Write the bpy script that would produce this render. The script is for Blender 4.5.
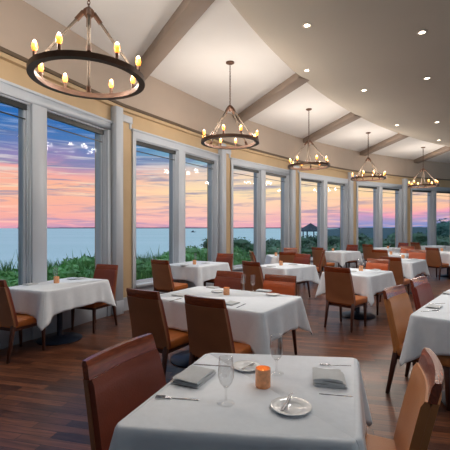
import bpy, bmesh, math, random
from mathutils import Vector, Matrix, noise
random.seed(7)
PI = math.pi
for o in list(bpy.data.objects): bpy.data.objects.remove(o, do_unlink=True)
sc = bpy.context.scene
COL = sc.collection
def lin(r, g, b):
    f = lambda c: (c/255/12.92) if c/255 <= .04045 else ((c/255+.055)/1.055)**2.4
    return (f(r), f(g), f(b), 1)
# ------------------------------------------------------------ camera
EYE = 1.5
F = 375.0
cam = bpy.data.cameras.new('camera'); co = bpy.data.objects.new('camera', cam); COL.objects.link(co)
cam.lens = 30.0; cam.sensor_width = 36; cam.shift_y = 3/450; cam.clip_end = 9000; cam.clip_start = .05
co.location = (0, 0, EYE); co.rotation_euler = (PI/2, 0, 0)
sc.camera = co
# ------------------------------------------------------------ view
sc.view_settings.view_transform = 'Standard'; sc.view_settings.look = 'None'
sc.view_settings.gamma = 1; sc.view_settings.exposure = 0.13
sc.view_settings.use_curve_mapping = False
# ------------------------------------------------------------ light levels
SKY_STRENGTH = 1.0
CAN_W = 56          # each recessed downlight
CHAND_W = 72        # light of one chandelier
# ------------------------------------------------------------ sky
w = bpy.data.worlds.new('sunset_sky'); sc.world = w; w.use_nodes = True
nt = w.node_tree; N = nt.nodes; L = nt.links; N.clear()
def nd(t, **k):
    n = N.new(t)
    for a, b in k.items(): setattr(n, a, b)
    return n
def mth(op, a, b=None, c=None):
    n = nd('ShaderNodeMath', operation=op)
    for i, v in enumerate((a, b, c)):
        if v is None: continue
        if isinstance(v, (int, float)): n.inputs[i].default_value = v
        else: L.new(v, n.inputs[i])
    return n.outputs[0]
def ramp(fac, stops):
    n = nd('ShaderNodeValToRGB'); e = n.color_ramp.elements
    while len(e) > 1: e.remove(e[-1])
    e[0].position = stops[0][0]; e[0].color = stops[0][1]
    for p, c in stops[1:]:
        x = e.new(p); x.color = c
    L.new(fac, n.inputs[0]); return n.outputs[0]
def mix(fac, a, b):
    n = nd('ShaderNodeMix', data_type='RGBA')
    if isinstance(fac, (int, float)): n.inputs[0].default_value = fac
    else: L.new(fac, n.inputs[0])
    for i, v in ((6, a), (7, b)):
        if isinstance(v, tuple): n.inputs[i].default_value = v
        else: L.new(v, n.inputs[i])
    return n.outputs[2]
tc = nd('ShaderNodeTexCoord'); sp = nd('ShaderNodeSeparateXYZ'); L.new(tc.outputs['Generated'], sp.inputs[0])
az = mth('ARCTAN2', sp.outputs[0], sp.outputs[1])        # 0 ahead, + to the right
hor = mth('SQRT', mth('ADD', mth('MULTIPLY', sp.outputs[0], sp.outputs[0]), mth('MULTIPLY', sp.outputs[1], sp.outputs[1])))
el = mth('DIVIDE', sp.outputs[2], mth('MAXIMUM', hor, .05))
def clouds(scale, sx, sz, det, lo, hi, off):
    cb = nd('ShaderNodeCombineXYZ'); L.new(mth('MULTIPLY', az, sx), cb.inputs[0]); L.new(mth('MULTIPLY', el, sz), cb.inputs[1]); cb.inputs[2].default_value = off
    n = nd('ShaderNodeTexNoise'); n.inputs['Scale'].default_value = scale; n.inputs['Detail'].default_value = det
    n.inputs['Roughness'].default_value = .6; n.inputs['Distortion'].default_value = .6
    L.new(cb.outputs[0], n.inputs['Vector'])
    m = nd('ShaderNodeMapRange'); m.clamp = True
    L.new(n.outputs[0], m.inputs[0]); m.inputs[1].default_value = lo; m.inputs[2].default_value = hi
    return m.outputs[0]
wob = mth('MULTIPLY', mth('SUBTRACT', clouds(2.2, 1.5, 6, 3, 0, 1, 3.1), .5), .10)
el2 = mth('ADD', el, wob)
leftsky = ramp(el2, [(0, lin(232, 160, 176)), (.04, lin(244, 170, 160)), (.09, lin(250, 182, 150)), (.13, lin(240, 168, 160)), (.165, lin(150, 134, 176)),
                     (.21, lin(74, 118, 176)), (.27, lin(44, 104, 172)), (.45, lin(40, 100, 168)), (.7, lin(110, 140, 190)), (1, lin(150, 170, 200))])
midsky = ramp(el2, [(0, lin(232, 168, 180)), (.03, lin(246, 190, 176)), (.06, lin(252, 206, 176)), (.10, lin(255, 226, 176)), (.14, lin(238, 208, 184)),
                    (.17, lin(150, 182, 196)), (.22, lin(96, 166, 190)), (.36, lin(80, 152, 186)), (.7, lin(130, 160, 200)), (1, lin(150, 170, 200))])
rightsky = ramp(el2, [(0, lin(116, 140, 190)), (.022, lin(160, 150, 196)), (.038, lin(244, 160, 180)), (.055, lin(250, 190, 160)), (.10, lin(255, 216, 164)),
                      (.125, lin(200, 186, 186)), (.17, lin(110, 156, 186)), (.5, lin(90, 146, 190)), (1, lin(150, 170, 200))])
def sm(a, b):
    m = nd('ShaderNodeMapRange', interpolation_type='SMOOTHSTEP'); m.clamp = True
    L.new(az, m.inputs[0]); m.inputs[1].default_value = a; m.inputs[2].default_value = b; return m.outputs[0]
base = mix(sm(-.42, 0.0), leftsky, midsky)
base = mix(sm(.16, .36), base, rightsky)
c1 = clouds(3.4, 1.6, 22, 8, .50, .62, 0.0)
base = mix(mth('MULTIPLY', c1, .85), base, ramp(el, [(0, lin(186, 150, 180)), (.08, lin(160, 150, 166)), (.16, lin(120, 132, 166)), (.25, lin(84, 108, 158))]))
c2 = clouds(4.4, 1.4, 26, 8, .52, .66, 7.7)
base = mix(mth('MULTIPLY', c2, .8), base, ramp(el, [(0, lin(255, 190, 180)), (.1, lin(255, 218, 180)), (.17, lin(214, 206, 210)), (.25, lin(130, 158, 200))]))
hi = nd('ShaderNodeMapRange', interpolation_type='SMOOTHSTEP'); hi.clamp = True; L.new(el, hi.inputs[0]); hi.inputs[1].default_value = .6; hi.inputs[2].default_value = 1.4
base = mix(hi.outputs[0], base, (1.25, 1.6, 1.85, 1))           # unseen zenith made brighter than dusk to light outdoors and room
sideL = sm(-1.15, -1.7); sideR = sm(1.15, 1.7)
base = mix(sideR, mix(sideL, base, (.10, .12, .15, 1)), (.10, .12, .15, 1))  # unseen sky behind the camera dimmed to cut fill light
bg = nd('ShaderNodeBackground'); bg.inputs[1].default_value = SKY_STRENGTH; L.new(base, bg.inputs[0])
ow = nd('ShaderNodeOutputWorld'); L.new(bg.outputs[0], ow.inputs[0])

# ------------------------------------------------------------ materials
def mat(name, color, rough=.5, metal=0, spec=.5, noise_amt=0, noise_scale=8, bump=0, bump_scale=60, coat=0, emit=None, es=0, stretch=(1, 1, 1)):
    m = bpy.data.materials.new(name); m.use_nodes = True
    n = m.node_tree.nodes; l = m.node_tree.links; b = n['Principled BSDF']
    b.inputs['Roughness'].default_value = rough; b.inputs['Metallic'].default_value = metal
    b.inputs['Specular IOR Level'].default_value = spec; b.inputs['Coat Weight'].default_value = coat; b.inputs['Coat Roughness'].default_value = .15
    t = n.new('ShaderNodeTexCoord'); mp = n.new('ShaderNodeMapping'); l.new(t.outputs['Object'], mp.inputs[0]); mp.inputs['Scale'].default_value = stretch
    nz = n.new('ShaderNodeTexNoise'); nz.inputs['Scale'].default_value = noise_scale; nz.inputs['Detail'].default_value = 5; l.new(mp.outputs[0], nz.inputs['Vector'])
    r = n.new('ShaderNodeValToRGB'); l.new(nz.outputs[0], r.inputs[0])
    r.color_ramp.elements[0].position = .3; r.color_ramp.elements[1].position = .7
    a = noise_amt
    r.color_ramp.elements[0].color = tuple(c*(1-a) for c in color[:3])+(1,)
    r.color_ramp.elements[1].color = tuple(min(1, c*(1+a)) for c in color[:3])+(1,)
    l.new(r.outputs[0], b.inputs['Base Color'])
    if bump:
        n2 = n.new('ShaderNodeTexNoise'); n2.inputs['Scale'].default_value = bump_scale; n2.inputs['Detail'].default_value = 3; l.new(mp.outputs[0], n2.inputs['Vector'])
        bp = n.new('ShaderNodeBump'); bp.inputs['Strength'].default_value = bump; bp.inputs['Distance'].default_value = .01
        l.new(n2.outputs[0], bp.inputs['Height']); l.new(bp.outputs[0], b.inputs['Normal'])
    if emit: b.inputs['Emission Color'].default_value = emit; b.inputs['Emission Strength'].default_value = es
    return m
M = {}
M['tan'] = mat('tan_wall_paint', lin(196, 170, 134), .7, noise_amt=.04, noise_scale=3)
M['frieze'] = mat('taupe_wall_paint', lin(178, 162, 148), .75, noise_amt=.03, noise_scale=2)
M['trim'] = mat('white_grey_trim_paint', lin(192, 200, 210), .4, noise_amt=.02, noise_scale=3)
M['shadowline'] = mat('shadow_line_rail', lin(92, 76, 60), .5)  # shadow line of the moulding painted as the rail's dark colour
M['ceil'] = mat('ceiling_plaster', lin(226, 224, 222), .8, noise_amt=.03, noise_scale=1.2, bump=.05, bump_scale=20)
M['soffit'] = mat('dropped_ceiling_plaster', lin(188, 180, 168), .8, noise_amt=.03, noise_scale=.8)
M['beam'] = mat('taupe_beam_paint', lin(150, 134, 122), .7, noise_amt=.04, noise_scale=4)
M['blackframe'] = mat('dark_window_head', lin(44, 48, 50), .4)
M['wood'] = mat('mahogany_rail_wood', lin(134, 60, 28), .25, noise_amt=.3, noise_scale=14, coat=.5, stretch=(1, 6, 6))
M['legwood'] = mat('dark_mahogany_leg', lin(74, 38, 26), .35, noise_amt=.25, noise_scale=18, stretch=(5, 5, 1))
M['lfront'] = mat('chestnut_leather', lin(124, 56, 36), .28, noise_amt=.10, noise_scale=6, bump=.15, bump_scale=140)
M['lrear'] = mat('brown_back_leather', lin(152, 100, 68), .34, noise_amt=.10, noise_scale=5, bump=.15, bump_scale=140)
M['lseat'] = mat('orange_tan_seat_leather', lin(180, 102, 44), .4, noise_amt=.10, noise_scale=6, bump=.15, bump_scale=140)
M['orangelit'] = mat('orange_lit_leather', lin(186, 84, 36), .3, noise_amt=.10, noise_scale=6, bump=.15, bump_scale=140)  # warm light on the brown leather painted into its colour
M['tanlit'] = mat('tan_lit_leather', lin(190, 124, 70), .38, noise_amt=.08, noise_scale=6, bump=.15, bump_scale=140)  # same brown leather, its brighter reflection painted in as tan
M['redlit'] = mat('red_lit_leather', lin(128, 52, 38), .38, noise_amt=.10, noise_scale=6, bump=.15, bump_scale=140)  # brown leather again, reddish lighting put into the colour
M['cloth'] = mat('white_linen', lin(232, 239, 246), .85, spec=.2, noise_amt=.02, noise_scale=30, bump=.35, bump_scale=9)
M['napkin'] = mat('grey_white_napkin_linen', lin(206, 210, 212), .9, spec=.2, noise_amt=.03, noise_scale=40, bump=.1, bump_scale=200)
M['china'] = mat('white_china', lin(226, 230, 232), .15, coat=.4)
M['steel'] = mat('brushed_cutlery_steel', lin(130, 132, 138), .25, metal=1, noise_amt=.05)
M['iron'] = mat('blackened_base_iron', lin(34, 44, 62), .35, metal=.3, noise_amt=.15)
M['bronze'] = mat('dark_bronze_ring', lin(92, 64, 48), .4, metal=.4, noise_amt=.25, noise_scale=9)
M['rope'] = mat('braided_hemp_rope', lin(112, 100, 88), .9, noise_amt=.25, noise_scale=60, bump=.6, bump_scale=120)
M['candleglass'] = mat('amber_candle_glass', lin(226, 168, 124), .25, noise_amt=.2, noise_scale=50, emit=lin(255, 130, 50), es=.05)
M['wax'] = mat('glowing_candle_wax', lin(255, 214, 150), .5, emit=lin(255, 180, 90), es=1.1)
M['bulb'] = mat('glowing_filament_bulb', lin(255, 190, 110), .3, emit=lin(255, 150, 46), es=1.9)
M['can'] = mat('lit_downlight_lens', lin(255, 240, 220), .3, emit=lin(255, 236, 206), es=12)
M['canring'] = mat('white_downlight_trim', lin(225, 215, 205), .4)
M['sea'] = mat('turquoise_sea', lin(226, 255, 254), .45, spec=.25, noise_amt=.08, noise_scale=.02, stretch=(.3, 1.6, 1))
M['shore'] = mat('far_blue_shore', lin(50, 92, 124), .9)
M['soil'] = mat('dark_dune_soil', lin(48, 70, 48), .95, noise_amt=.4, noise_scale=1)
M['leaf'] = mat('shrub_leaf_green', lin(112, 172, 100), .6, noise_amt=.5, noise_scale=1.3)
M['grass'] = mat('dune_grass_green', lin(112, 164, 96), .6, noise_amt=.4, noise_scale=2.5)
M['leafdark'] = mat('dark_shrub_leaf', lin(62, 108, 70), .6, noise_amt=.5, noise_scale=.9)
M['teal'] = mat('teal_tree_leaf', lin(60, 128, 118), .6, noise_amt=.4, noise_scale=.9)
M['gazroof'] = mat('slate_gazebo_roof', lin(58, 72, 92), .8, noise_amt=.15)
M['gazwhite'] = mat('white_gazebo_paint', lin(196, 206, 214), .6)
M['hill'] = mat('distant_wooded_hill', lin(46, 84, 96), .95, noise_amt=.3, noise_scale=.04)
M['boat'] = mat('dark_boat_hull', lin(50, 60, 74), .6)
# glass panes: see-through with a faint mirror
def glass(name, tint, f, rough=0, base_=.004):
    m = bpy.data.materials.new(name); m.use_nodes = True
    n = m.node_tree.nodes; l = m.node_tree.links; n.clear()
    tr = n.new('ShaderNodeBsdfTransparent'); tr.inputs[0].default_value = tint
    gl = n.new('ShaderNodeBsdfGlossy'); gl.inputs['Roughness'].default_value = rough
    lw = n.new('ShaderNodeLayerWeight'); pw = n.new('ShaderNodeMath'); pw.operation = 'POWER'; l.new(lw.outputs['Facing'], pw.inputs[0]); pw.inputs[1].default_value = 4
    fr = n.new('ShaderNodeMath'); fr.operation = 'MULTIPLY_ADD'; l.new(pw.outputs[0], fr.inputs[0]); fr.inputs[1].default_value = .5*f; fr.inputs[2].default_value = base_
    mx = n.new('ShaderNodeMixShader'); l.new(fr.outputs[0], mx.inputs[0]); l.new(tr.outputs[0], mx.inputs[1]); l.new(gl.outputs[0], mx.inputs[2])
    o = n.new('ShaderNodeOutputMaterial'); l.new(mx.outputs[0], o.inputs[0]); return m
M['pane'] = glass('window_glass', (.98, .99, 1, 1), .6)
M['stemware'] = glass('clear_stemware_glass', (.985, .988, .99, 1), 1.3, .02, .10)
# floor planks
def floor_mat():
    m = bpy.data.materials.new('mahogany_plank_floor'); m.use_nodes = True
    n = m.node_tree.nodes; l = m.node_tree.links; b = n['Principled BSDF']
    t = n.new('ShaderNodeTexCoord'); mp = n.new('ShaderNodeMapping'); l.new(t.outputs['Object'], mp.inputs[0]); mp.inputs['Rotation'].default_value = (0, 0, math.radians(14))
    br = n.new('ShaderNodeTexBrick'); l.new(mp.outputs[0], br.inputs['Vector'])
    br.inputs['Scale'].default_value = 1; br.inputs['Brick Width'].default_value = .62; br.inputs['Row Height'].default_value = .085
    br.inputs['Mortar Size'].default_value = .003; br.offset = .37; br.inputs['Bias'].default_value = 0
    br.inputs['Color1'].default_value = lin(134, 86, 60); br.inputs['Color2'].default_value = lin(68, 42, 34); br.inputs['Mortar'].default_value = lin(34, 22, 20)
    mp2 = n.new('ShaderNodeMapping'); l.new(mp.outputs[0], mp2.inputs[0]); mp2.inputs['Scale'].default_value = (1.2, 16, 1)
    nz = n.new('ShaderNodeTexNoise'); nz.inputs['Scale'].default_value = 2.2; nz.inputs['Detail'].default_value = 8; nz.inputs['Distortion'].default_value = .8; l.new(mp2.outputs[0], nz.inputs['Vector'])
    hs = n.new('ShaderNodeMix'); hs.data_type = 'RGBA'; hs.blend_type = 'MULTIPLY'; hs.inputs[0].default_value = .8
    rp = n.new('ShaderNodeValToRGB'); rp.color_ramp.elements[0].color = (.45, .4, .38, 1); rp.color_ramp.elements[1].color = (1.3, 1.2, 1.15, 1); rp.color_ramp.elements[0].position = .35; rp.color_ramp.elements[1].position = .65
    l.new(nz.outputs[0], rp.inputs[0]); l.new(br.outputs['Color'], hs.inputs[6]); l.new(rp.outputs[0], hs.inputs[7]); l.new(hs.outputs[2], b.inputs['Base Color'])
    n3 = n.new('ShaderNodeTexNoise'); n3.inputs['Scale'].default_value = 9; n3.inputs['Detail'].default_value = 2; l.new(mp.outputs[0], n3.inputs['Vector'])
    ad = n.new('ShaderNodeMath'); ad.operation = 'MULTIPLY_ADD'; l.new(n3.outputs[0], ad.inputs[0]); ad.inputs[1].default_value = .5; l.new(br.outputs['Fac'], ad.inputs[2])
    bp = n.new('ShaderNodeBump'); bp.inputs['Strength'].default_value = .35; bp.inputs['Distance'].default_value = .006; bp.invert = True
    l.new(ad.outputs[0], bp.inputs['Height']); l.new(bp.outputs[0], b.inputs['Normal'])
    b.inputs['Roughness'].default_value = .3; b.inputs['Specular IOR Level'].default_value = .55
    return m
M['floor'] = floor_mat()

# ------------------------------------------------------------ builders
class MB:
    def __init__(s): s.v = []; s.f = []
    def add(s, vs, fs, X=None):
        k = len(s.v)
        s.v += [tuple((X @ Vector(p)) if X else p) for p in vs]
        s.f += [tuple(i+k for i in q) for q in fs]; return s
    def box(s, x0, x1, y0, y1, z0, z1, X=None):
        vs = [(x, y, z) for z in (z0, z1) for y in (y0, y1) for x in (x0, x1)]
        return s.add(vs, [(0, 2, 3, 1), (4, 5, 7, 6), (0, 1, 5, 4), (2, 6, 7, 3), (0, 4, 6, 2), (1, 3, 7, 5)], X)
    def lathe(s, prof, n=24, X=None, closed=False):
        vs = []; fs = []; m = len(prof)
        for i in range(n):
            a = 2*PI*i/n
            for r, z in prof: vs.append((r*math.cos(a), r*math.sin(a), z))
        for i in range(n):
            j = (i+1) % n
            for k in range(m if closed else m-1):
                q = (k+1) % m
                fs.append((i*m+k, j*m+k, j*m+q, i*m+q))
        if not closed:
            if prof[0][0] > 1e-4: fs.append(tuple(i*m for i in range(n))[::-1])
            if prof[-1][0] > 1e-4: fs.append(tuple(i*m+m-1 for i in range(n)))
        return s.add(vs, fs, X)
    def tube(s, p0, p1, r0, r1=None, n=8, X=None):
        p0 = Vector(p0); p1 = Vector(p1); d = p1-p0; r1 = r0 if r1 is None else r1
        R = Matrix.Translation(p0) @ d.to_track_quat('Z', 'Y').to_matrix().to_4x4()
        return s.lathe([(r0, 0), (r1, d.length)], n, (X @ R) if X else R)
    def bar(s, p0, p1, a0, a1, X=None):     # square tapered bar, vertical-ish
        vs = []
        for p, a in ((p0, a0), (p1, a1)):
            for sx, sy in ((-1, -1), (1, -1), (1, 1), (-1, 1)): vs.append((p[0]+sx*a/2, p[1]+sy*a/2, p[2]))
        return s.add(vs, [(3, 2, 1, 0), (4, 5, 6, 7), (0, 1, 5, 4), (1, 2, 6, 5), (2, 3, 7, 6), (3, 0, 4, 7)], X)
    def build(s, name, m, parent=None, smooth=False, bevel=0, seg=2, sub=0, solid=0):
        me = bpy.data.meshes.new(name); me.from_pydata(s.v, [], s.f); me.update()
        bm = bmesh.new(); bm.from_mesh(me); bmesh.ops.remove_doubles(bm, verts=bm.verts, dist=1e-5)
        if not solid: bmesh.ops.recalc_face_normals(bm, faces=bm.faces)
        if bevel: bmesh.ops.bevel(bm, geom=bm.edges[:], offset=bevel, segments=seg, affect='EDGES', profile=.5, clamp_overlap=True)
        bm.to_mesh(me); bm.free()
        if smooth or bevel:
            for p in me.polygons: p.use_smooth = True
            if bevel or smooth == 'angle':
                me.set_sharp_from_angle(angle=math.radians(50))
        me.materials.append(m)
        o = bpy.data.objects.new(name, me); COL.objects.link(o)
        if solid:
            md = o.modifiers.new('thickness', 'SOLIDIFY'); md.thickness = solid; md.offset = -1
        if sub:
            md = o.modifiers.new('smooth', 'SUBSURF'); md.levels = sub; md.render_levels = sub
        if parent: o.parent = parent
        return o
def tag(o, label=None, cat=None, group=None, kind=None):
    for k, v in (('label', label), ('category', cat), ('group', group), ('kind', kind)):
        if v: o[k] = v
    return o
def struct(o): o['kind'] = 'structure'; return o
def empty(name, loc=(0, 0, 0), rz=0):
    o = bpy.data.objects.new(name, None); o.empty_display_size = .1; COL.objects.link(o); o.location = loc; o.rotation_euler = (0, 0, rz); return o
def kids(o): return [c for c in bpy.data.objects if c.parent == o]
def copy_tree(o, parent=None):
    c = o.copy(); COL.objects.link(c)
    if parent: c.parent = parent
    for ch in kids(o): copy_tree(ch, c)
    return c
used = set()
def place(proto, loc, rz, label, group=None):
    if proto.name in used: o = copy_tree(proto)
    else: used.add(proto.name); o = proto
    o.location = loc; o.rotation_euler = (0, 0, rz); o['label'] = label
    if group: o['group'] = group
    return o
def P(px, py, z):            # where a line of sight meets the horizontal plane of height z
    y = F*(EYE-z)/(py-228); return Vector(((px-225)/F*y, y, z))

# ------------------------------------------------------------ room shell: a rotunda of window bays
CX, CY, R0 = 17.785, -3.808, 22.235
TH0, DTH = 2.88021566, -0.15326081
HALF = R0*math.tan(abs(DTH)/2)
def bay(k, r=R0, th=None):
    th = TH0+DTH*k if th is None else th
    n = Vector((math.cos(th), math.sin(th), 0)); t = Vector((math.sin(th), -math.cos(th), 0))
    c = Vector((CX, CY, 0))+n*r
    return Matrix(((t.x, n.x, 0, c.x), (t.y, n.y, 0, c.y), (0, 0, 1, 0), (0, 0, 0, 1)))
KS = list(range(-2, 9))
A0, A1 = TH0+DTH*(-2.5), TH0+DTH*8.5
def annulus(mb, prof, n=120, a0=A0, a1=A1):
    m = len(prof); vs = []; fs = []
    for i in range(n+1):
        a = a0+(a1-a0)*i/n
        for r, z in prof: vs.append((CX+r*math.cos(a), CY+r*math.sin(a), z))
    for i in range(n):
        for k in range(m-1): fs.append((i*m+k, i*m+k+1, (i+1)*m+k+1, (i+1)*m+k))
    return mb.add(vs, fs)
fl = MB(); annulus(fl, [(9, 0), (22.75, 0), (22.75, -.12), (9, -.12), (9, 0)]); struct(fl.build('floor', M['floor']))
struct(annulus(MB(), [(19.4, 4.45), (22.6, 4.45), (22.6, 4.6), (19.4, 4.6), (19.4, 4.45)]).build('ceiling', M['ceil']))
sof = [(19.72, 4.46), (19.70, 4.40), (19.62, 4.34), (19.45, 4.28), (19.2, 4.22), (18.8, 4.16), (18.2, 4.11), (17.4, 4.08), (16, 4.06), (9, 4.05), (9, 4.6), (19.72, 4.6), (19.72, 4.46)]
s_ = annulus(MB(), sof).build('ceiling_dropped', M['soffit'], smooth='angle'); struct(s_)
OT, OB, SO, MU = 3.17, .42, 1.35, .115
wall = MB(); fz = MB()
for k in KS:
    X = bay(k); E_ = HALF+.012
    wall.box(-E_, E_, 0, .25, 0, OB, X); wall.box(-E_, E_, 0, .25, OT, 3.72, X)
    wall.box(-E_, -SO, 0, .25, OB, OT, X); wall.box(SO, E_, 0, .25, OB, OT, X); wall.box(-.09, .09, 0.001, .25, OB, OT, X)
    fz.box(-E_+.01, E_-.01, -.07, .25, 3.70, 4.47, X)
struct(wall.build('wall_left', M['tan'])); struct(fz.build('wall_left_frieze', M['frieze']))
nt_ = 0; nw = 0
rail = MB(); rail2 = MB(); bb = MB()
for k in KS:
    X = bay(k); nt_ += 1; t = MB(); C = 1.43; D = -.035
    t.box(-C, C, D, .0, OT, 3.32, X); t.box(-C-.02, C+.02, D-.025, 0, 3.30, 3.335, X)
    t.box(-C, -SO, D, 0, 0, OT, X); t.box(SO, C, D, 0, 0, OT, X); t.box(-MU, MU, D, .002, 0, OT, X)
    t.box(-SO, -MU, -.015, 0, 0, OB-.04, X); t.box(MU, SO, -.015, 0, 0, OB-.04, X)
    for a, b in ((-SO, -MU), (MU, SO)):
        t.box(a-.01, b+.01, -.075, .2, OB-.03, OB+.02, X)                     # sill
        t.box(a, a+.018, 0, .22, OB, OT, X); t.box(b-.018, b, 0, .22, OB, OT, X); t.box(a, b, 0, .22, OT-.018, OT, X)
        t.box(b-.034, b-.018, .03, .055, OB, OT, X)                            # stop
    struct(t.build('trim_%d' % nt_, M['trim'], bevel=.004, seg=1))
    for a, b in ((-SO, -MU), (MU, SO)):
        nw += 1; a += .018; b -= .018
        f_ = MB()
        f_.box(a, a+.045, .06, .10, OB+.02, OT-.02, X); f_.box(b-.045, b, .06, .10, OB+.02, OT-.02, X)
        f_.box(a, b, .06, .10, OB+.02, OB+.08, X); f_.box(a, b, .06, .10, OT-.08, OT-.018, X)
        win = struct(f_.build('window_%d' % nw, M['trim']))
        MB().box(a+.04, b-.04, .078, .082, OB+.07, OT-.07, X).build('window_pane', M['pane'], win)
        sh = MB().box(a+.002, b-.002, .03, .08, OT-.09, OT-.018, X).build('roller_shade_case', M['blackframe'], win)
        MB().box(a+.03, b-.03, .04, .055, OT-.22, OT-.205, X).build('shade_bar', M['blackframe'], win)
    rail.box(-HALF-.01, HALF+.01, -.115, -.0, 3.655, 3.70, X)
    rail2.box(-HALF-.005, HALF+.005, -.075, 0, 3.60, 3.655, X)
    bb.box(-HALF, -C, -.02, 0, 0, .24, X); bb.box(C, HALF, -.02, 0, 0, .24, X)
struct(rail.build('trim_rail', M['shadowline'])); struct(rail2.build('trim_cornice', M['tan'])); struct(bb.build('baseboard_left', M['trim']))
pi_ = MB(); rj = R0/math.cos(DTH/2)
for k in KS[:-1]:
    X = bay(k+.5, rj); t = MB().box(-.245, -.075, -.15, .0, 0, 3.60, X).box(-.25, -.07, -.16, 0, 0, .24, X).box(-.245, .275, -.05, 0, 3.42, 3.54, X).box(.215, .27, -.034, 0, 3.32, 3.45, X)
    nt_ += 1; struct(t.build('trim_%d' % nt_, M['trim'], bevel=.004, seg=1))
for k in KS[:-1]:
    nt_ += 1; th = TH0+DTH*(k+.5)-(.017 if k == 1 else .024); ph = th+PI-math.radians(31.8 if k == 1 else 30.5); rs = 22.16
    X = Matrix.Translation((CX+rs*math.cos(th), CY+rs*math.sin(th), 0)) @ Matrix.Rotation(ph, 4, 'Z')
    o = MB().box(-.12, 3.05, -.13, .13, 4.31, 4.452, X).build('trim_%d' % nt_, M['beam'], bevel=.004, seg=1); struct(o)

# ------------------------------------------------------------ recessed downlights
def can_light():
    r = empty('recessed_light'); tag(r, 'x', 'light', 'recessed downlights in the dropped ceiling')
    MB().lathe([(.038, -.004), (.058, -.006), (.062, .002), (.038, .004)], 20, closed=True).build('trim_ring', M['canring'], r, smooth=True)
    MB().lathe([(.0, 0), (.038, 0), (.038, .02), (0, .02)], 20).build('lens', M['can'], r)
    l = bpy.data.lights.new('downlight', 'SPOT'); l.energy = CAN_W; l.color = (1, .97, .94); l.spot_size = math.radians(150); l.spot_blend = .8; l.shadow_soft_size = .06
    lo = bpy.data.objects.new('downlight', l); COL.objects.link(lo); lo.parent = r; lo.location = (0, 0, -.03)
    return r
def sof_z(r):
    pr = sof[:10]
    for (r0, z0), (r1, z1) in zip(pr, pr[1:]):
        if r1 <= r <= r0: return z0+(z1-z0)*(r0-r)/(r0-r1)
    return 4.05
can = can_light()
cans = [(307, 25, 'top centre of the photo'), (307, 70, 'beside the end of the second beam'),
        (364, 90, 'lowest before the third beam end'), (397, 125, 'just before the fourth beam end'), (422, 32, 'nearest and brightest at the upper right'),
        (427, 78, 'second down the right-hand row'), (437, 122, 'third down the right-hand row'), (439, 140, 'farthest and smallest at the right edge')]
for px, py, d in cans:
    z = 4.1
    for _ in range(6):
        p = Vector(((px-225)/F, 1, 0))*(F*(z-EYE)/(228-py)); z = sof_z(math.hypot(p.x-CX, p.y-CY))
    place(can, (p.x, p.y, z-.005), 0, 'small round lit ceiling light, '+d)
for a, r, d in ((162, 17, 'above right of the nearest table'), (157, 15, 'in the third row right of the camera'), (149, 15.5, 'in the third row right of the big table'), (140, 16, 'in the third row beyond the big table'), (118, 17.8, 'in the far right of the room'), (112, 17.8, 'farthest right in the room')):  # downlights out of view, added to brighten the room
    a = math.radians(a); x, y = CX+r*math.cos(a), CY+r*math.sin(a)
    place(can, (x, y, sof_z(r)-.005), 0, 'unseen ceiling light added for fill, '+d)

# ------------------------------------------------------------ chandeliers
def chandelier():
    r = empty('ring_chandelier'); tag(r, 'x', 'chandelier', 'rope and ring chandeliers along the window wall')
    RR = .485; zr = -1.42
    MB().lathe([(RR-.028, zr-.024), (RR+.032, zr-.024), (RR+.032, zr+.024), (RR-.028, zr+.024)], 64, closed=True).build('ring', M['bronze'], r, smooth='angle')
    MB().lathe([(0, 0), (.075, 0), (.075, -.015), (.05, -.03), (.012, -.04), (0, -.04)], 20).build('canopy', M['bronze'], r, smooth='angle')
    c = MB(); z = -.035; i = 0
    while z > -.76:
        X = Matrix.Translation((0, 0, z-.02)) @ Matrix.Rotation((i % 2)*PI/2, 4, 'Z') @ Matrix.Scale(1.5, 4, (0, 0, 1)) @ Matrix.Rotation(PI/2, 4, 'X')
        c.add(*torus(.013, .004, 10, 5), X); z -= .030; i += 1
    c.build('chain', M['bronze'], r, smooth=True)
    MB().lathe([(0, -.75), (.018, -.76), (.05, -.79), (.055, -.82), (.03, -.85), (.012, -.88), (0, -.885)], 16).build('hub', M['bronze'], r, smooth=True)
    for q in range(4):
        a = q*PI/2+.35; d = Vector((math.cos(a), math.sin(a), 0))
        p0 = d*.045+Vector((0, 0, -.81)); p1 = d*(RR)+Vector((0, 0, zr+.03)); dd = (p1-p0)
        rp = MB(); m_ = 14
        rp.tube(p0+dd*.12, p1-dd*.08, .014, n=8).build('rope', M['rope'], r, smooth=True)
        for u0, u1 in ((0, .14), (.90, 1)): MB().tube(p0+dd*u0, p0+dd*u1, .022, .022, 10).build('rope_ferrule', M['bronze'], r, smooth='angle')
    for q in range(8):
        a = (q//2)*PI/2+.35+PI/4+(-.30 if q % 2 else .30); p = (RR*math.cos(a), RR*math.sin(a), 0); X = Matrix.Translation(p)
        MB().lathe([(0, zr+.02), (.024, zr+.022), (.024, zr+.03), (.016, zr+.035), (.016, zr+.085), (0, zr+.085)], 12, X).build('socket', M['bronze'], r, smooth='angle')
        MB().lathe([(.010, zr+.085), (.021, zr+.10), (.027, zr+.125), (.021, zr+.155), (.008, zr+.178), (0, zr+.182)], 12, X).build('bulb', M['bulb'], r, smooth=True)
    for q in range(8):
      a = (q//2)*PI/2+.35+PI/4+(-.30 if q % 2 else .30); l = bpy.data.lights.get('bulb_light') or bpy.data.lights.new('bulb_light', 'POINT')
      l.energy = CHAND_W/8; l.color = (1, .89, .78); l.shadow_soft_size = .06
      lo = bpy.data.objects.new('bulb_light', l); COL.objects.link(lo); lo.parent = r; lo.location = (RR*math.cos(a), RR*math.sin(a), zr+.20)
    return r
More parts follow.
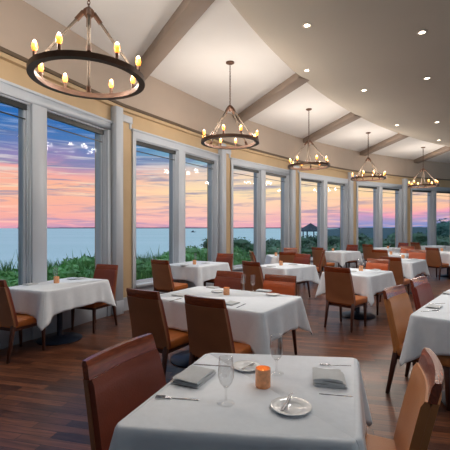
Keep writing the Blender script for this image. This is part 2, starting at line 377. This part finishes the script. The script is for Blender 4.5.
def torus(R, r, n, m):
    vs = []; fs = []
    for i in range(n):
        a = 2*PI*i/n
        for j in range(m):
            b = 2*PI*j/m; vs.append(((R+r*math.cos(b))*math.cos(a), (R+r*math.cos(b))*math.sin(a), r*math.sin(b)))
    for i in range(n):
        for j in range(m): fs.append((i*m+j, ((i+1) % n)*m+j, ((i+1) % n)*m+(j+1) % m, i*m+(j+1) % m))
    return vs, fs
ch = chandelier()
for (x, y), a, d in (((-1.33, 3.66), .0, 'largest and nearest, hanging at the upper left'), ((.09, 6.68), .5, 'second from the left'),
                     ((2.08, 9.30), .9, 'third from the left, just right of the centre'), ((4.43, 11.6), .1, 'fourth from the left'),
                     ((7.24, 13.7), .6, 'fifth and smallest, at the far right')):
    o = place(ch, (x, y, 4.45), a, 'dark metal ring chandelier on ropes, '+d)
    o.scale = (1.04, 1.04, 1.05) if d.startswith('largest') else (1, 1, 1)

# ------------------------------------------------------------ chairs
def panel(zs, hw, yc, t, curve, nx=9):
    """upright upholstered slab; zs heights, hw(z) half width, yc(z) centre depth, t thickness"""
    b = MB(); vs = []; fs = []; m = 2*nx
    for z in zs:
        w_ = hw(z); tt = t(z) if callable(t) else t
        for side in (1, -1):
            xs = range(nx) if side == 1 else range(nx-1, -1, -1)
            for i in xs:
                u = -1+2*i/(nx-1); e = max(.0, 1-abs(u)**8)**.5
                vs.append((u*w_, yc(z)+curve*u*u+side*tt/2*(.8+.2*e), z))
    for k in range(len(zs)-1):
        for i in range(m): fs.append((k*m+i, k*m+(i+1) % m, (k+1)*m+(i+1) % m, (k+1)*m+i))
    for k, z in ((0, 0), (len(zs)-1, 1)):
        for i in range(nx-1):
            a, b2, c, d = k*m+i, k*m+i+1, k*m+m-2-i, k*m+m-1-i
            fs.append((a, b2, c, d) if not z else (d, c, b2, a))
    return b.add(vs, fs)
def make_chair(front, rear, seat):
    r = empty('dining_chair'); tag(r, 'x', 'chair')
    # chair faces +y, origin under seat centre
    lean = lambda z: -.215-.115*max(0, (z-.42)/.52)**1.15
    hw = lambda z: .235-.030*(z-.42)/.5
    zz = [.40, .405, .43, .5, .6, .7, .8, .85, .868, .872]
    th = lambda z: .042*(1 if .42 < z < .865 else .55)
    panel(zz, lambda z: hw(z)-.004, lambda z: lean(z)+.022, th, .022).build('backrest', front, r, smooth='angle')
    panel(zz, hw, lambda z: lean(z)-.006, .030, .022).build('back_panel', rear, r, smooth='angle')
    rz_ = [.871, .875, .90, .93, .945, .950]
    panel(rz_, lambda z: hw(z)+.002, lambda z: lean(z)+.006, lambda z: .040 if z < .94 else .028, .022).build('top_rail', M['wood'], r, smooth='angle')
    s = MB(); s.add([(-.225, -.20, .37), (.225, -.20, .37), (.24, .245, .37), (-.24, .245, .37), (-.225, -.20, .462), (.225, -.20, .462), (.24, .245, .467), (-.24, .245, .467)],
                    [(3, 2, 1, 0), (4, 5, 6, 7), (0, 1, 5, 4), (1, 2, 6, 5), (2, 3, 7, 6), (3, 0, 4, 7)]).build('seat', seat, r, bevel=.024, seg=3)
    MB().box(-.205, .205, -.19, .215, .335, .372).build('seat_frame', M['legwood'], r)
    for sx in (-1, 1):
        MB().bar((sx*.205, .205, .37), (sx*.205, .215, 0), .042, .026).build('leg', M['legwood'], r, bevel=.004, seg=1)
        MB().bar((sx*.205, -.195, .42), (sx*.215, -.27, 0), .044, .028).build('leg', M['legwood'], r, bevel=.004, seg=1)
    return r
chairA = make_chair(M['lfront'], M['lrear'], M['lseat'])
chairO = make_chair(M['orangelit'], M['lrear'], M['lseat'])
chairT = make_chair(M['tanlit'], M['tanlit'], M['tanlit'])
chairR = make_chair(M['redlit'], M['redlit'], M['redlit'])
def chair(rx, ry, fx, fy, label, group, proto=chairA, wide=.97):
    n_ = math.hypot(fx, fy); fx /= n_; fy /= n_
    x, y = rx+fx*.33, ry+fy*.33
    place(proto, (x, y, 0), math.atan2(-fx, fy), label, group).scale = (wide, 1, .975)
G = 'leather dining chairs around the tables'
BR = 'brown leather dining chair, '
chair(-.53, 1.84, .90, -.43, BR+'large in the left foreground', G, wide=1.14)
chair(.90, 1.58, -.92, .40, 'brown leather dining chair painted tan-lit at lower right beside the nearest table', G, chairT, 1.1)
chair(-.785, 3.47, .545, .84, BR+'left one of two before the middle table', G)
chair(-.19, 3.10, .545, .84, BR+'right one of two before the middle table', G)
chair(.08, 4.98, -.545, -.84, BR+'left one of two beyond the middle table', G)
chair(.69, 4.60, -.50, -.86, 'brown leather dining chair painted orange-lit, right one of two beyond the middle table', G, chairO)
chair(-2.62, 4.18, .39, .92, BR+'cut by the left edge of the photo', G)
chair(-1.84, 5.92, -.39, -.92, BR+'at the far end of the left window table against the pilaster', G)
chair(-1.19, 6.72, .53, .85, BR+'near end of the second window table', G)
chair(.02, 8.46, -.53, -.85, BR+'at the far end of the second window table', G)
chair(.42, 6.42, .74, .67, BR+'left end of the table beyond the middle table', G)
chair(1.74, 8.30, -.74, -.67, BR+'far end of the table beyond the middle table', G)
chair(.62, 9.25, 1, .12, BR+'seen edge-on left of the third window table', G)
chair(1.50, 8.95, .1, 1, BR+'in front of the third window table', G)
chair(1.92, 11.0, -.1, -1, BR+'behind the small third window table', G)
chair(2.66, 9.95, -.97, .25, BR+'seen edge-on right of the third window table', G)
chair(2.72, 11.1, .78, .63, BR+'left end of the fourth window table', G)
chair(4.42, 12.95, -.78, -.63, BR+'at the right end of the fourth window table', G)
chair(1.62, 5.48, .70, .72, BR+'before the pedestal table right of centre', G)
chair(2.86, 6.98, -.70, -.72, 'brown leather dining chair painted orange-lit, beyond the pedestal table right of centre', G, chairO)
chair(3.26, 7.42, .66, .75, BR+'near end of the long folded-cloth table at right', G)
chair(5.12, 9.95, -.66, -.75, 'brown leather dining chair painted orange-lit, far end of the long folded-cloth table at right', G, chairO)
chair(4.05, 9.85, .70, .72, BR+'near end of the table before the fifth window bay', G)
chair(5.78, 11.85, -.70, -.72, 'brown leather dining chair painted orange-lit, far end of the table before the fifth window bay', G, chairO)
chair(4.95, 13.1, .86, .51, BR+'at the left end of the fifth window table', G)
chair(6.98, 14.62, -.86, -.51, BR+'at the right end of the fifth window table', G)
chair(7.55, 14.95, .92, .38, BR+'at the left end of the farthest window table', G)
chair(6.02, 10.95, .90, .45, BR+'left of the far table near the right edge', G)
chair(1.61, 3.64, .73, -.68, 'brown leather dining chair painted tan-lit at the left side of the big right table', G, chairT, 1.22)
chair(2.20, 4.32, .72, -.69, 'brown leather dining chair painted red-lit behind the tan-lit one at the big right table', G, chairR, 1.2)
chair(3.50, 5.78, .763, -.646, 'brown leather dining chair painted tan-lit cut by the right edge of the photo', G, chairT, 1.15)

# ------------------------------------------------------------ tables and cloths
def make_table(hx, hy, bases=(0,)):
    r = empty('pedestal_table'); tag(r, 'x', 'table')
    MB().box(-hx+.006, hx-.006, -hy+.006, hy-.006, .705, .738).build('tabletop', M['legwood'], r, bevel=.008, seg=1)
    for bx in bases:
        X = Matrix.Translation((bx, 0, 0))
        MB().lathe([(0, 0), (.285, 0), (.29, .012), (.26, .028), (.12, .045), (.06, .06), (0, .06)], 36, X).build('base', M['iron'], r, smooth='angle')
        MB().lathe([(0, .05), (.042, .05), (.036, .07), (.036, .66), (.05, .69), (0, .69)], 20, X).build('column', M['iron'], r, smooth='angle')
        MB().box(bx-.22, bx+.22, -.025, .025, .68, .706).box(bx-.025, bx+.025, -.22, .22, .68, .706).build('top_bracket', M['iron'], r)
    return r
def cloth_mesh(q, drop, seed):
    """q: four corners (counter-clockwise) of the top, in local coordinates"""
    rnd = random.Random(seed); ph = [rnd.uniform(0, 6) for _ in range(8)]
    pts = []; n = 44; rad = .018
    for i in range(4):
        a = Vector(q[i]); b = Vector(q[(i+1) % 4]); d = (b-a); Ln = d.length; d = d/Ln; nrm = Vector((d.y, -d.x))
        for j in range(n):
            s = (1-math.cos(PI*j/n))/2          # denser near the corners
            c = s*Ln; dist = min(c, Ln-c)
            cor = a if c < Ln/2 else b
            dg = (cor-sum((Vector(v) for v in q), Vector((0, 0)))/4).normalized()
            wgt = math.exp(-(dist/.05)**2)*.9
            nn = (nrm*(1-wgt)+dg*wgt).normalized()
            p = a+d*c-nn*rad*math.exp(-(dist/.02)**2)
            pts.append((p, nn, dist, c, i))
    N_ = len(pts); vs = []; fs = []; rows = [(-.012, 0.), (-.003, .0012), (.0, .006)]
    ts = [.03, .1, .2, .32, .45, .58, .7, .82, .92, 1.0]
    ctr = sum((Vector(v) for v in q), Vector((0, 0)))/4
    for off, dz in rows:
        for p, nn, dist, c, i in pts: vs.append((p.x+nn.x*off, p.y+nn.y*off, .75-dz))
    for t in ts:
        for p, nn, dist, c, i in pts:
            ear = math.exp(-(dist/.055)**2); pin = math.exp(-((dist-.13)/.05)**2)
            wv = .010*math.sin(c*17+ph[i])+.006*math.sin(c*31+ph[i+4])
            off = .004+t*(.020+.10*ear)+wv*t*(1-ear)-.018*t*pin*(1 if t > .2 else t*5)
            off = max(off, .003)
            dz = .006+t*(drop+.15*math.exp(-(dist/.09)))+.004*math.sin(c*9+ph[i])*t
            vs.append((p.x+nn.x*off, p.y+nn.y*off, .75-dz))
    R_ = len(rows)+len(ts)
    for k in range(R_-1):
        for i in range(N_):
            j = (i+1) % N_; fs.append((k*N_+i, k*N_+j, (k+1)*N_+j, (k+1)*N_+i))
    fs.append(tuple(range(N_))[::-1])
    b = MB(); b.v = vs; b.f = fs; return b
def table(cx, cy, ux, uy, lx, ly, tl, cl, drop=.27, quad=None, bases=(0,), seed=1):
    n_ = math.hypot(ux, uy); a = math.atan2(uy, ux)
    t = make_table(lx/2, ly/2, bases); t.location = (cx, cy, 0); t.rotation_euler = (0, 0, a)
    t['label'] = tl; t['group'] = 'pedestal dining tables'
    q = quad or [(-lx/2, -ly/2), (lx/2, -ly/2), (lx/2, ly/2), (-lx/2, ly/2)]
    o = cloth_mesh(q, drop, seed).build('tablecloth', M['cloth'], None, smooth=True, solid=.003)
    o.location = (cx, cy, 0); o.rotation_euler = (0, 0, a if not quad else 0)
    tag(o, cl, 'tablecloth', 'white tablecloths')
    if quad:          # table under a slightly skewed top
        t.rotation_euler = (0, 0, a)
    return t
# nearest table: the corners of its top
c0 = Vector((.165, 1.785))
Q = [(-.425, 1.41), (.475, 1.305), (.765, 2.165), (-.11, 2.255)]
Q = [(x-c0.x, y-c0.y) for x, y in Q]
table(c0.x, c0.y, math.cos(math.radians(-13)), math.sin(math.radians(-13)), .76, .74, 'pedestal table under the white cloth in the foreground', 'large white tablecloth on the nearest table in the foreground', quad=Q, seed=3)
tabs = [
 (.0, 4.08, .84, -.545, 1.40, .95, 'middle table with four chairs', (-.4, .4)),
 (-2.23, 5.06, .39, .92, 1.13, .72, 'left window table', (0,)),
 (-.58, 7.90, .55, .84, 1.06, .90, 'second window table', (0,)),
 (1.20, 7.50, .74, .67, .98, .80, 'table beyond the middle table', (0,)),
 (1.64, 10.15, 1, .05, .90, .90, 'small third window table', (0,)),
 (3.72, 12.0, .78, .63, 1.0, .75, 'fourth window table', (0,)),
 (6.05, 14.0, .86, .51, 1.1, .8, 'fifth window table', (0,)),
 (8.85, 15.65, .925, .38, 1.1, .8, 'farthest window table', (0,)),
 (2.27, 6.42, .70, .72, .98, .82, 'pedestal table right of centre', (0,)),
 (4.06, 8.74, .66, .75, 1.2, .85, 'long folded-cloth table at right', (0,)),
 (4.93, 10.8, .70, .72, 1.0, .85, 'table before the fifth window bay', (0,)),
 (6.90, 11.6, .90, .45, 1.1, .9, 'far table near the right edge', (0,)),
 (2.52, 3.63, .646, .763, 1.80, .90, 'big right table cut by the edge of the photo', (-.58, .58)),
]
for i, (x, y, ux, uy, lx, ly, d, bs) in enumerate(tabs):
    table(x, y, ux, uy, lx, ly, 'dark pedestal table, the '+d, 'white tablecloth on the '+d, bases=bs, seed=10+i)

# ------------------------------------------------------------ table settings
TZ = .7515
def wine_glass():
    r = empty('wine_glass'); tag(r, 'x', 'glass', 'stemmed glasses on the tables')
    MB().lathe([(0, .001), (.033, .001), (.033, .003), (.012, .006), (.0045, .012), (.004, .06), (.008, .072), (.0, .074)], 24).build('stem', M['stemware'], r, smooth=True)
    pr = [(.0, .070), (.012, .074), (.024, .092), (.030, .115), (.0305, .14), (.028, .17), (.026, .198), (.0248, .198), (.0268, .17), (.0292, .14), (.0285, .116), (.0225, .094), (.011, .0765), (0, .0735)]
    MB().lathe(pr, 24).build('bowl', M['stemware'], r, smooth=True)
    return r
def candle():
    r = empty('candle_holder'); tag(r, 'x', 'candle holder', 'amber glass candle holders on the tables')
    MB().lathe([(0, .001), (.033, .001), (.036, .005), (.036, .088), (.0335, .088), (.0335, .010), (0, .009)], 24).build('glass_cup', M['candleglass'], r, smooth='angle')
    MB().lathe([(0, .010), (.029, .010), (.029, .062), (.0, .060)], 20).build('candle', M['wax'], r, smooth='angle')
    MB().lathe([(0, .060), (.004, .066), (.005, .072), (0, .084)], 8).build('flame', M['wax'], r, smooth=True)
    return r
def plate():
    return MB().lathe([(0, .001), (.045, .001), (.048, .004), (.078, .012), (.080, .014), (.078, .015), (.047, .0075), (.043, .005), (0, .005)], 40).build('bread_plate', M['china'], None, smooth=True)
def outline(name, pts, t, m, parent=None, bend=None):
    b = MB(); n = len(pts); bend = bend or (lambda x: 0)
    vs = [(x, y, bend(x)) for x, y in pts]+[(x, y, bend(x)+t) for x, y in pts]
    return b.add(vs, [tuple(range(n))[::-1], tuple(range(n, 2*n))]+[(i, (i+1) % n, n+(i+1) % n, n+i) for i in range(n)]).build(name, m, parent)
def knife():
    up = [(-.105, .005), (-.09, .008), (-.05, .007), (0, .005), (.012, .008), (.07, .0105), (.095, .008), (.108, 0)]
    lo = [(.09, -.006), (.012, -.006), (0, -.005), (-.05, -.007), (-.09, -.008), (-.105, -.005)]
    return outline('table_knife', up[::-1]+lo[::-1], .003, M['steel'])
def fork():
    r = empty('table_fork')
    b = lambda x: .002+.010*max(0, (x-.02)/.08)*max(0, 1-(x-.02)/.08)*2
    h = [(-.10, .006), (-.10, -.006), (-.04, -.004), (.02, -.003), (.035, -.009), (.05, -.012), (.05, .012), (.035, .009), (.02, .003), (-.04, .004)]
    outline('handle', h, .0022, M['steel'], r, b)
    for q in range(4):
        y = -.0105+q*.007; MB().box(.049, .096, y-.0015, y+.0015, .006, .008).build('tine', M['steel'], r)
    return r
def napkin():
    b = MB(); n = 12; Lx, Ly = .105, .075
    # folded in three layers with a rounded fold on the left edge
    for k, (x0, z) in enumerate(((0, .002), (.004, .009), (.0, .016))):
        vs = []; fs = []; nx, ny = 14, 8
        for s, zz in ((0, z), (1, z+.006)):
            for i in range(nx+1):
                for j in range(ny+1):
                    u = i/nx; v = j/ny; pf = 1-(2*u-1)**10
                    wz = .002*math.sin(u*5+k)*math.sin(v*4+k*2)
                    vs.append((-Lx+x0+2*(Lx-.006*k)*u, -Ly+2*(Ly-.004*k)*v, zz+wz-(.0025*(1-pf) if s else -.0025*(1-pf))))
        m = (nx+1)*(ny+1)
        for i in range(nx):
            for j in range(ny):
                a = i*(ny+1)+j; q = (a, a+ny+1, a+ny+2, a+1); fs.append(q[::-1]); fs.append(tuple(x+m for x in q))
        for i in range(nx):
            a = i*(ny+1); fs.append((a, a+ny+1, a+ny+1+m, a+m)); a += ny; fs.append((a+ny+1, a, a+m, a+ny+1+m))
        for j in range(ny):
            fs.append((j+1, j, j+m, j+1+m)); a = nx*(ny+1)+j; fs.append((a, a+1, a+1+m, a+m))
        b.add(vs, fs)
    return b.build('folded_napkin', M['napkin'], None, smooth='angle')
gl = wine_glass(); ca = candle(); pl = plate(); kn = knife(); fk = fork(); na = napkin()
tag(pl, 'x', 'plate', 'white bread plates on the tables'); tag(kn, 'x', 'knife', 'steel knives on the tables')
tag(fk, 'x', 'fork', 'steel forks on the tables'); tag(na, 'x', 'napkin', 'folded white napkins on the tables')
def on(proto, px, py, a, label, dz=0, s=1):
    p = P(px, py, .75); o = place(proto, (p.x, p.y, TZ+dz), math.radians(a), label); o.scale = (s, s, s); return o
FT = ' on the nearest table'
on(gl, 226, 404, 0, 'tall clear stemmed glass left of the candle'+FT).scale = (1.15, 1.15, 1)
on(gl, 276.5, 374, 0, 'clear stemmed glass behind the candle'+FT).scale = (1.15, 1.15, 1)
on(ca, 263, 387, 0, 'amber glass candle holder glowing orange in the middle of the nearest table')
on(pl, 291, 409.5, 0, 'round white bread plate at the front centre of the nearest table', s=1.06)
on(kn, 287.5, 405, 66, 'small butter knife lying across the front bread plate', dz=.014, s=.86)
on(pl, 247, 368.5, 0, 'round white bread plate at the back left of the nearest table')
on(kn, 249, 368, 50, 'small butter knife lying across the back left bread plate', dz=.010, s=.6)
on(na, 194, 379, 66, 'flat folded white napkin at the left'+FT, s=1).scale.z = 1.6
on(fk, 176.5, 399.5, 172, 'steel fork left front of the left napkin'+FT, s=.98)
on(kn, 212, 366, 170, 'steel knife behind the left napkin'+FT, s=1)
on(na, 329, 382, -12, 'thick folded white napkin at the right'+FT, s=.7).scale = (.74, 1.05, 1.9)
on(fk, 335, 366, 176, 'steel fork behind the right napkin'+FT, s=.85)
on(kn, 336, 396, -12, 'steel knife in front of the right napkin'+FT, s=.7)
MT = ' on the middle table'
on(ca, 226.5, 295, 0, 'small amber candle holder'+MT, s=.95)
on(gl, 243.5, 291, 0, 'clear stemmed glass right of the candle'+MT)
on(gl, 253, 292, 0, 'second clear stemmed glass toward the right chair'+MT)
on(pl, 218, 292.5, 0, 'white bread plate left of the candle'+MT); on(pl, 215, 298, 0, 'white bread plate nearest the two near chairs'+MT) if False else None
on(pl, 273, 295.5, 0, 'white bread plate at the right end'+MT)
on(na, 264, 291.5, -30, 'folded napkin at the far right'+MT, s=.8)
on(na, 181, 296, -30, 'folded napkin at the left end'+MT, s=.85)
on(na, 231, 304, 57, 'folded napkin at the near right'+MT, s=.8)
on(kn, 241.5, 306, 62, 'steel knife beside the near right napkin'+MT)
on(na, 213, 288, -33, 'folded napkin at the far left'+MT, s=.7)
on(kn, 176, 300, 60, 'steel knife by the left napkin'+MT)
for (cpx, cpy, d, items) in (
    (56.5, 283.2, 'left window table', ((-26, 1.6, 'n', 66), (16, -3.5, 'p', 0), (24, -4.2, 'n', 66), (-1, -1.5, 'g', 0))),
    (194.5, 264.5, 'second window table', ((-10, 1.2, 'n', 60), (11, -1, 'n', 60), (1, -2.0, 'g', 0))),
    (281, 265.5, 'table beyond the middle table', ((-10, 1.2, 'n', 42), (12, -.6, 'n', 42), (-3, -1.5, 'g', 0))),
    (276, 256, 'small third window table', ((2, -.6, 'g', 0),)),
    (333, 251.0, 'fourth window table', ((2, -.3, 'g', 0),)),
    (361, 271.0, 'pedestal table right of centre', ((-9, 1.0, 'p', 0), (15, -.8, 'n', 42), (-2, -1.4, 'g', 0), (2.5, -1.6, 'g', 0))),
    (403, 258.5, 'long folded-cloth table at right', ((11, 1.0, 'n', 45), (-3, -.5, 'g', 0), (4, .2, 'g', 0))),
    (388, 248.5, 'fifth window table', ((2, -.2, 'g', 0),)),
    (391, 254.6, 'table before the fifth window bay', ((2.5, .0, 'g', 0), )),
    (442, 251.2, 'far table near the right edge', ((3, -.3, 'g', 0), (6, .1, 'n', 20)))):
    on(ca, cpx, cpy, 0, 'small pinkish candle holder on the '+d)
    for j, (dx, dy, kd, a) in enumerate(items):
        pr, nm = {'n': (na, 'folded white napkin'), 'p': (pl, 'white bread plate'), 'g': (gl, 'small clear glass')}[kd]
        on(pr, cpx+dx, cpy+dy, a, nm+(' left of' if dx < 0 else ' right of')+' the candle on the '+d, s=.8 if kd == 'n' else 1)
RT = ' on the big right table'
on(na, 434, 307.5, 50, 'folded napkin nearest the left corner'+RT, s=.8)
on(fk, 430, 311.5, 10, 'steel fork in front of the napkin at the left corner'+RT, s=.9)
on(kn, 437, 304, 10, 'steel knife behind the napkin at the left corner'+RT, s=.9)
on(na, 449, 294, 50, 'folded napkin cut by the right edge of the photo'+RT, s=.8)

# ------------------------------------------------------------ outdoors
g = MB(); n = 60
ter = []
for i in range(n+1):
    a = A0+.4+(A1-.5-A0-.4)*i/n
    for j, r in enumerate((22.6, 25, 28, 32, 38, 44, 50)):
        ter.append((CX+r*math.cos(a), CY+r*math.sin(a), (-.35, -.45, -.5, -.7, -1.2, -2.0, -3.2)[j]+.1*noise.noise(Vector((r, a*20, 0)))))
fs = [(i*7+j, i*7+j+1, (i+1)*7+j+1, (i+1)*7+j) for i in range(n) for j in range(6)]
g.add(ter, fs); tag(struct(g.build('ground', M['soil'], smooth=True)))
sea = MB().box(-5000, 5000, -200, 7500, -3.4, -3.0).build('sea', M['sea']); tag(sea, 'turquoise sea reaching the horizon', 'sea', kind='stuff')
sh = MB(); 
for i in range(60):
    x0 = -2600+i*75
    sh.box(x0, x0+80, 4700, 4760, -3, 1.5+ (6+4*noise.noise(Vector((i*.3, 0, 0)))))
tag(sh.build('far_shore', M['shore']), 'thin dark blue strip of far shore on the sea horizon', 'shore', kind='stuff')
# dune grass: one mass of blades nobody could count
gb = MB(); rnd = random.Random(5)
for i in range(15000):
    a = TH0+DTH*rnd.uniform(-.9, 4.2); r = R0+rnd.uniform(2.2, 6.5)
    x, y = CX+r*math.cos(a), CY+r*math.sin(a)
    h = rnd.uniform(.85, 1.35)*(.76+.2*noise.noise(Vector((x*.6, y*.6, 0)))) * (1.0 if r > R0+3.5 else .75)
    if rnd.random() < .02: h *= 1.35
    z0 = -.5; lx, ly = rnd.uniform(-.3, .3)*h, rnd.uniform(-.3, .3)*h; w_ = rnd.uniform(.012, .035); d = rnd.uniform(0, PI); dx, dy = math.cos(d)*w_, math.sin(d)*w_
    gb.add([(x-dx, y-dy, z0), (x+dx, y+dy, z0), (x+lx*.4+dx*.8, y+ly*.4+dy*.8, z0+h*.6), (x+lx*.4-dx*.8, y+ly*.4-dy*.8, z0+h*.6), (x+lx, y+ly, z0+h)], [(0, 1, 2, 3), (3, 2, 4)])
go = gb.build('dune_grass', M['grass']); tag(go, 'tall green dune grass growing outside the left windows', 'grass', kind='stuff')
def shrub(name, h, w_, m, seed, nleaf=1500, ls=.09):
    rnd = random.Random(seed); r = empty(name); tag(r, 'x', 'shrub')
    b = MB()
    lobes = [(Vector((rnd.uniform(-.5, .5)*w_, rnd.uniform(-.4, .4)*w_, h*rnd.uniform(.35, .72))), rnd.uniform(.22, .34)) for _ in range(9)]
    for i in range(nleaf):
        c, rr = rnd.choice(lobes)
        v = Vector((rnd.gauss(0, 1), rnd.gauss(0, 1), rnd.gauss(0, 1))).normalized()*rnd.uniform(.7, 1.05)
        p = c+Vector((v.x*rr*w_, v.y*rr*w_, v.z*rr*h)); p.z = max(p.z, .05)
        d1 = Vector((rnd.uniform(-1, 1), rnd.uniform(-1, 1), rnd.uniform(-.6, 1))).normalized(); d2 = d1.orthogonal().normalized(); s = ls*rnd.uniform(.6, 1.3)
        b.add([p-d1*s, p+d2*s*.4, p+d1*s, p-d2*s*.4], [(0, 1, 2, 3)])
    b.build('foliage', m, r)
    k = MB()
    for c, rr in lobes: k.tube((0, 0, -.2), c, .03*h/1.5, .01*h/1.5, 6)
    k.build('stems', M['legwood'], r)
    # dense inner leaves
    k = MB()
    for c, rr in lobes:
        vs = []; fs = []; n1, n2 = 8, 6
        for i in range(n1):
            for j in range(n2+1):
                th = PI*j/n2; ph = 2*PI*i/n1; q = .74*(1+.2*noise.noise(Vector((i*.9, j*.9, seed+c.x))))
                vs.append((c.x+rr*w_*q*math.sin(th)*math.cos(ph), c.y+rr*w_*q*math.sin(th)*math.sin(ph), c.z+rr*h*q*math.cos(th)))
        for i in range(n1):
            for j in range(n2): fs.append((i*(n2+1)+j, i*(n2+1)+j+1, ((i+1) % n1)*(n2+1)+j+1, ((i+1) % n1)*(n2+1)+j))
        k.add(vs, fs)
    k.build('inner_foliage', m, r)
    return r
def mass(name, m, spots, seed, ls):
    rnd = random.Random(seed); b = MB()
    for x, y, z0, w_, h in spots:
        lobes = [(Vector((x+rnd.uniform(-.4, .4)*w_, y+rnd.uniform(-.4, .4)*w_, z0+h*rnd.uniform(.3, .74))), rnd.uniform(.2, .3)) for _ in range(8)]
        for c, rr in lobes:
            vs = []; fs = []; n1, n2 = 8, 6
            for i in range(n1):
                for j in range(n2+1):
                    th = PI*j/n2; ph = 2*PI*i/n1; q = .8*(1+.2*noise.noise(Vector((i*.9, j*.9, c.x))))
                    vs.append((c.x+rr*w_*q*math.sin(th)*math.cos(ph), c.y+rr*w_*q*math.sin(th)*math.sin(ph), c.z+rr*h*q*math.cos(th)))
            for i in range(n1):
                for j in range(n2): fs.append((i*(n2+1)+j, i*(n2+1)+j+1, ((i+1) % n1)*(n2+1)+j+1, ((i+1) % n1)*(n2+1)+j))
            b.add(vs, fs)
            for q in range(110):
                v = Vector((rnd.gauss(0, 1), rnd.gauss(0, 1), rnd.gauss(0, 1))).normalized()*rnd.uniform(.75, 1.1)
                p = c+Vector((v.x*rr*w_, v.y*rr*w_, v.z*rr*h))
                d1 = Vector((rnd.uniform(-1, 1), rnd.uniform(-1, 1), rnd.uniform(-.6, 1))).normalized(); d2 = d1.orthogonal().normalized(); e = ls*rnd.uniform(.6, 1.3)
                b.add([p-d1*e, p+d2*e*.4, p+d1*e, p-d2*e*.4], [(0, 1, 2, 3)])
    return b.build(name, m)
rnd = random.Random(11); sp1 = []; sp2 = []
for i in range(30):
    k = -.8+i*.18; r = R0+rnd.uniform(3.0, 5.4); a = TH0+DTH*k; sp1.append((CX+r*math.cos(a), CY+r*math.sin(a), -.6, 1.7, (1.27+.10*math.sin(k*2.2))*rnd.uniform(.86, 1.02)))
for i in range(30):
    k = 4.3+(i % 15)*.27; r = R0+(3.6 if i < 15 else 7.5)+rnd.uniform(-.5, 1.2); a = TH0+DTH*k
    sp2.append((CX+r*math.cos(a), CY+r*math.sin(a), -.6, 2.6, 1.46*rnd.uniform(.95, 1.15)*(1 if i < 15 else 1.12)))
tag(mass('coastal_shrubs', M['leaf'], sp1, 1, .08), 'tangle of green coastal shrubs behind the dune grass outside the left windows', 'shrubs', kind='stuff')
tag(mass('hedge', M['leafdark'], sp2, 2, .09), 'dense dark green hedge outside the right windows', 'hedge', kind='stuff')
tt = shrub('leafy_tree', 4.2, 5.0, M['teal'], 9, 3500, .16); tt.location = (20.5, 31, -1.6); tt['label'] = 'big teal green tree outside the last window at the right'; tt['category'] = 'tree'
# low wooded hills on the far right
hl = MB(); vs = []; fs = []; n = 70
for i in range(n+1):
    u = i/n; m_ = .25+u*.7; yy = 420
    hgt = 1.2+3.2*u+2.2*noise.noise(Vector((u*9, 0, 1)))+1.0*noise.noise(Vector((u*40, 0, 1)))
    hgt *= min(1, u*12)
    for dy, z in ((-340, -3.1), (-200, -2.2*min(1, .3+u)), (0, hgt), (60, -3.2)): vs.append((m_*(yy+dy), yy+dy, z))
for i in range(n):
    for j in range(3): fs.append((i*4+j, i*4+j+1, (i+1)*4+j+1, (i+1)*4+j))
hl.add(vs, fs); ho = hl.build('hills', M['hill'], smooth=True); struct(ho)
# gazebo on the pier
gz = empty('gazebo', (13.7, 60, -3)); tag(gz, 'small open gazebo with hipped dark roof on the water beyond the fourth window bay', 'gazebo')
gs = 1.0
MB().lathe([(0, 5.3), (.25, 5.15), (.9, 4.75), (2.15, 4.1), (2.15, 3.95), (0, 3.95)], 6).build('roof', M['gazroof'], gz)
for i in range(6):
    a = i*PI/3; MB().tube((1.75*math.cos(a), 1.75*math.sin(a), 1.6), (1.75*math.cos(a), 1.75*math.sin(a), 4.0), .10).build('post', M['gazroof'], gz)
    a2 = a+PI/3; p, q = (1.75*math.cos(a), 1.75*math.sin(a)), (1.75*math.cos(a2), 1.75*math.sin(a2))
    MB().tube((p[0], p[1], 2.6), (q[0], q[1], 2.6), .07).tube((p[0], p[1], 1.9), (q[0], q[1], 1.9), .06).build('railing', M['gazwhite'], gz)
MB().lathe([(0, 1.3), (2.3, 1.3), (2.3, 1.6), (0, 1.6)], 6).build('deck', M['gazwhite'], gz)
for i in range(4):
    a = i*PI/2+.5; MB().tube((1.7*math.cos(a), 1.7*math.sin(a), -.6), (1.7*math.cos(a), 1.7*math.sin(a), 1.4), .12).build('pile', M['gazwhite'], gz)
bt = empty('fishing_boat', (-34, 400, -3)); tag(bt, 'tiny dark boat far out on the sea beyond the second window bay', 'boat')
MB().add([(-2.4, -.6, .7), (2.2, -.7, .5), (3.2, 0, .9), (2.2, .7, .5), (-2.4, .6, .7), (-2, -.4, -.1), (2, -.4, -.1), (2, .4, -.1), (-2, .4, -.1)],
         [(0, 1, 2, 3, 4), (0, 5, 6, 1), (1, 6, 2), (2, 6, 7), (2, 7, 3), (3, 7, 8, 4), (4, 8, 5, 0), (5, 8, 7, 6)]).build('hull', M['boat'], bt)
MB().box(-.9, .6, -.45, .45, .6, 1.7).build('cabin', M['boat'], bt, bevel=.05); MB().tube((0, 0, 1.6), (0, 0, 2.6), .05).build('mast', M['boat'], bt)
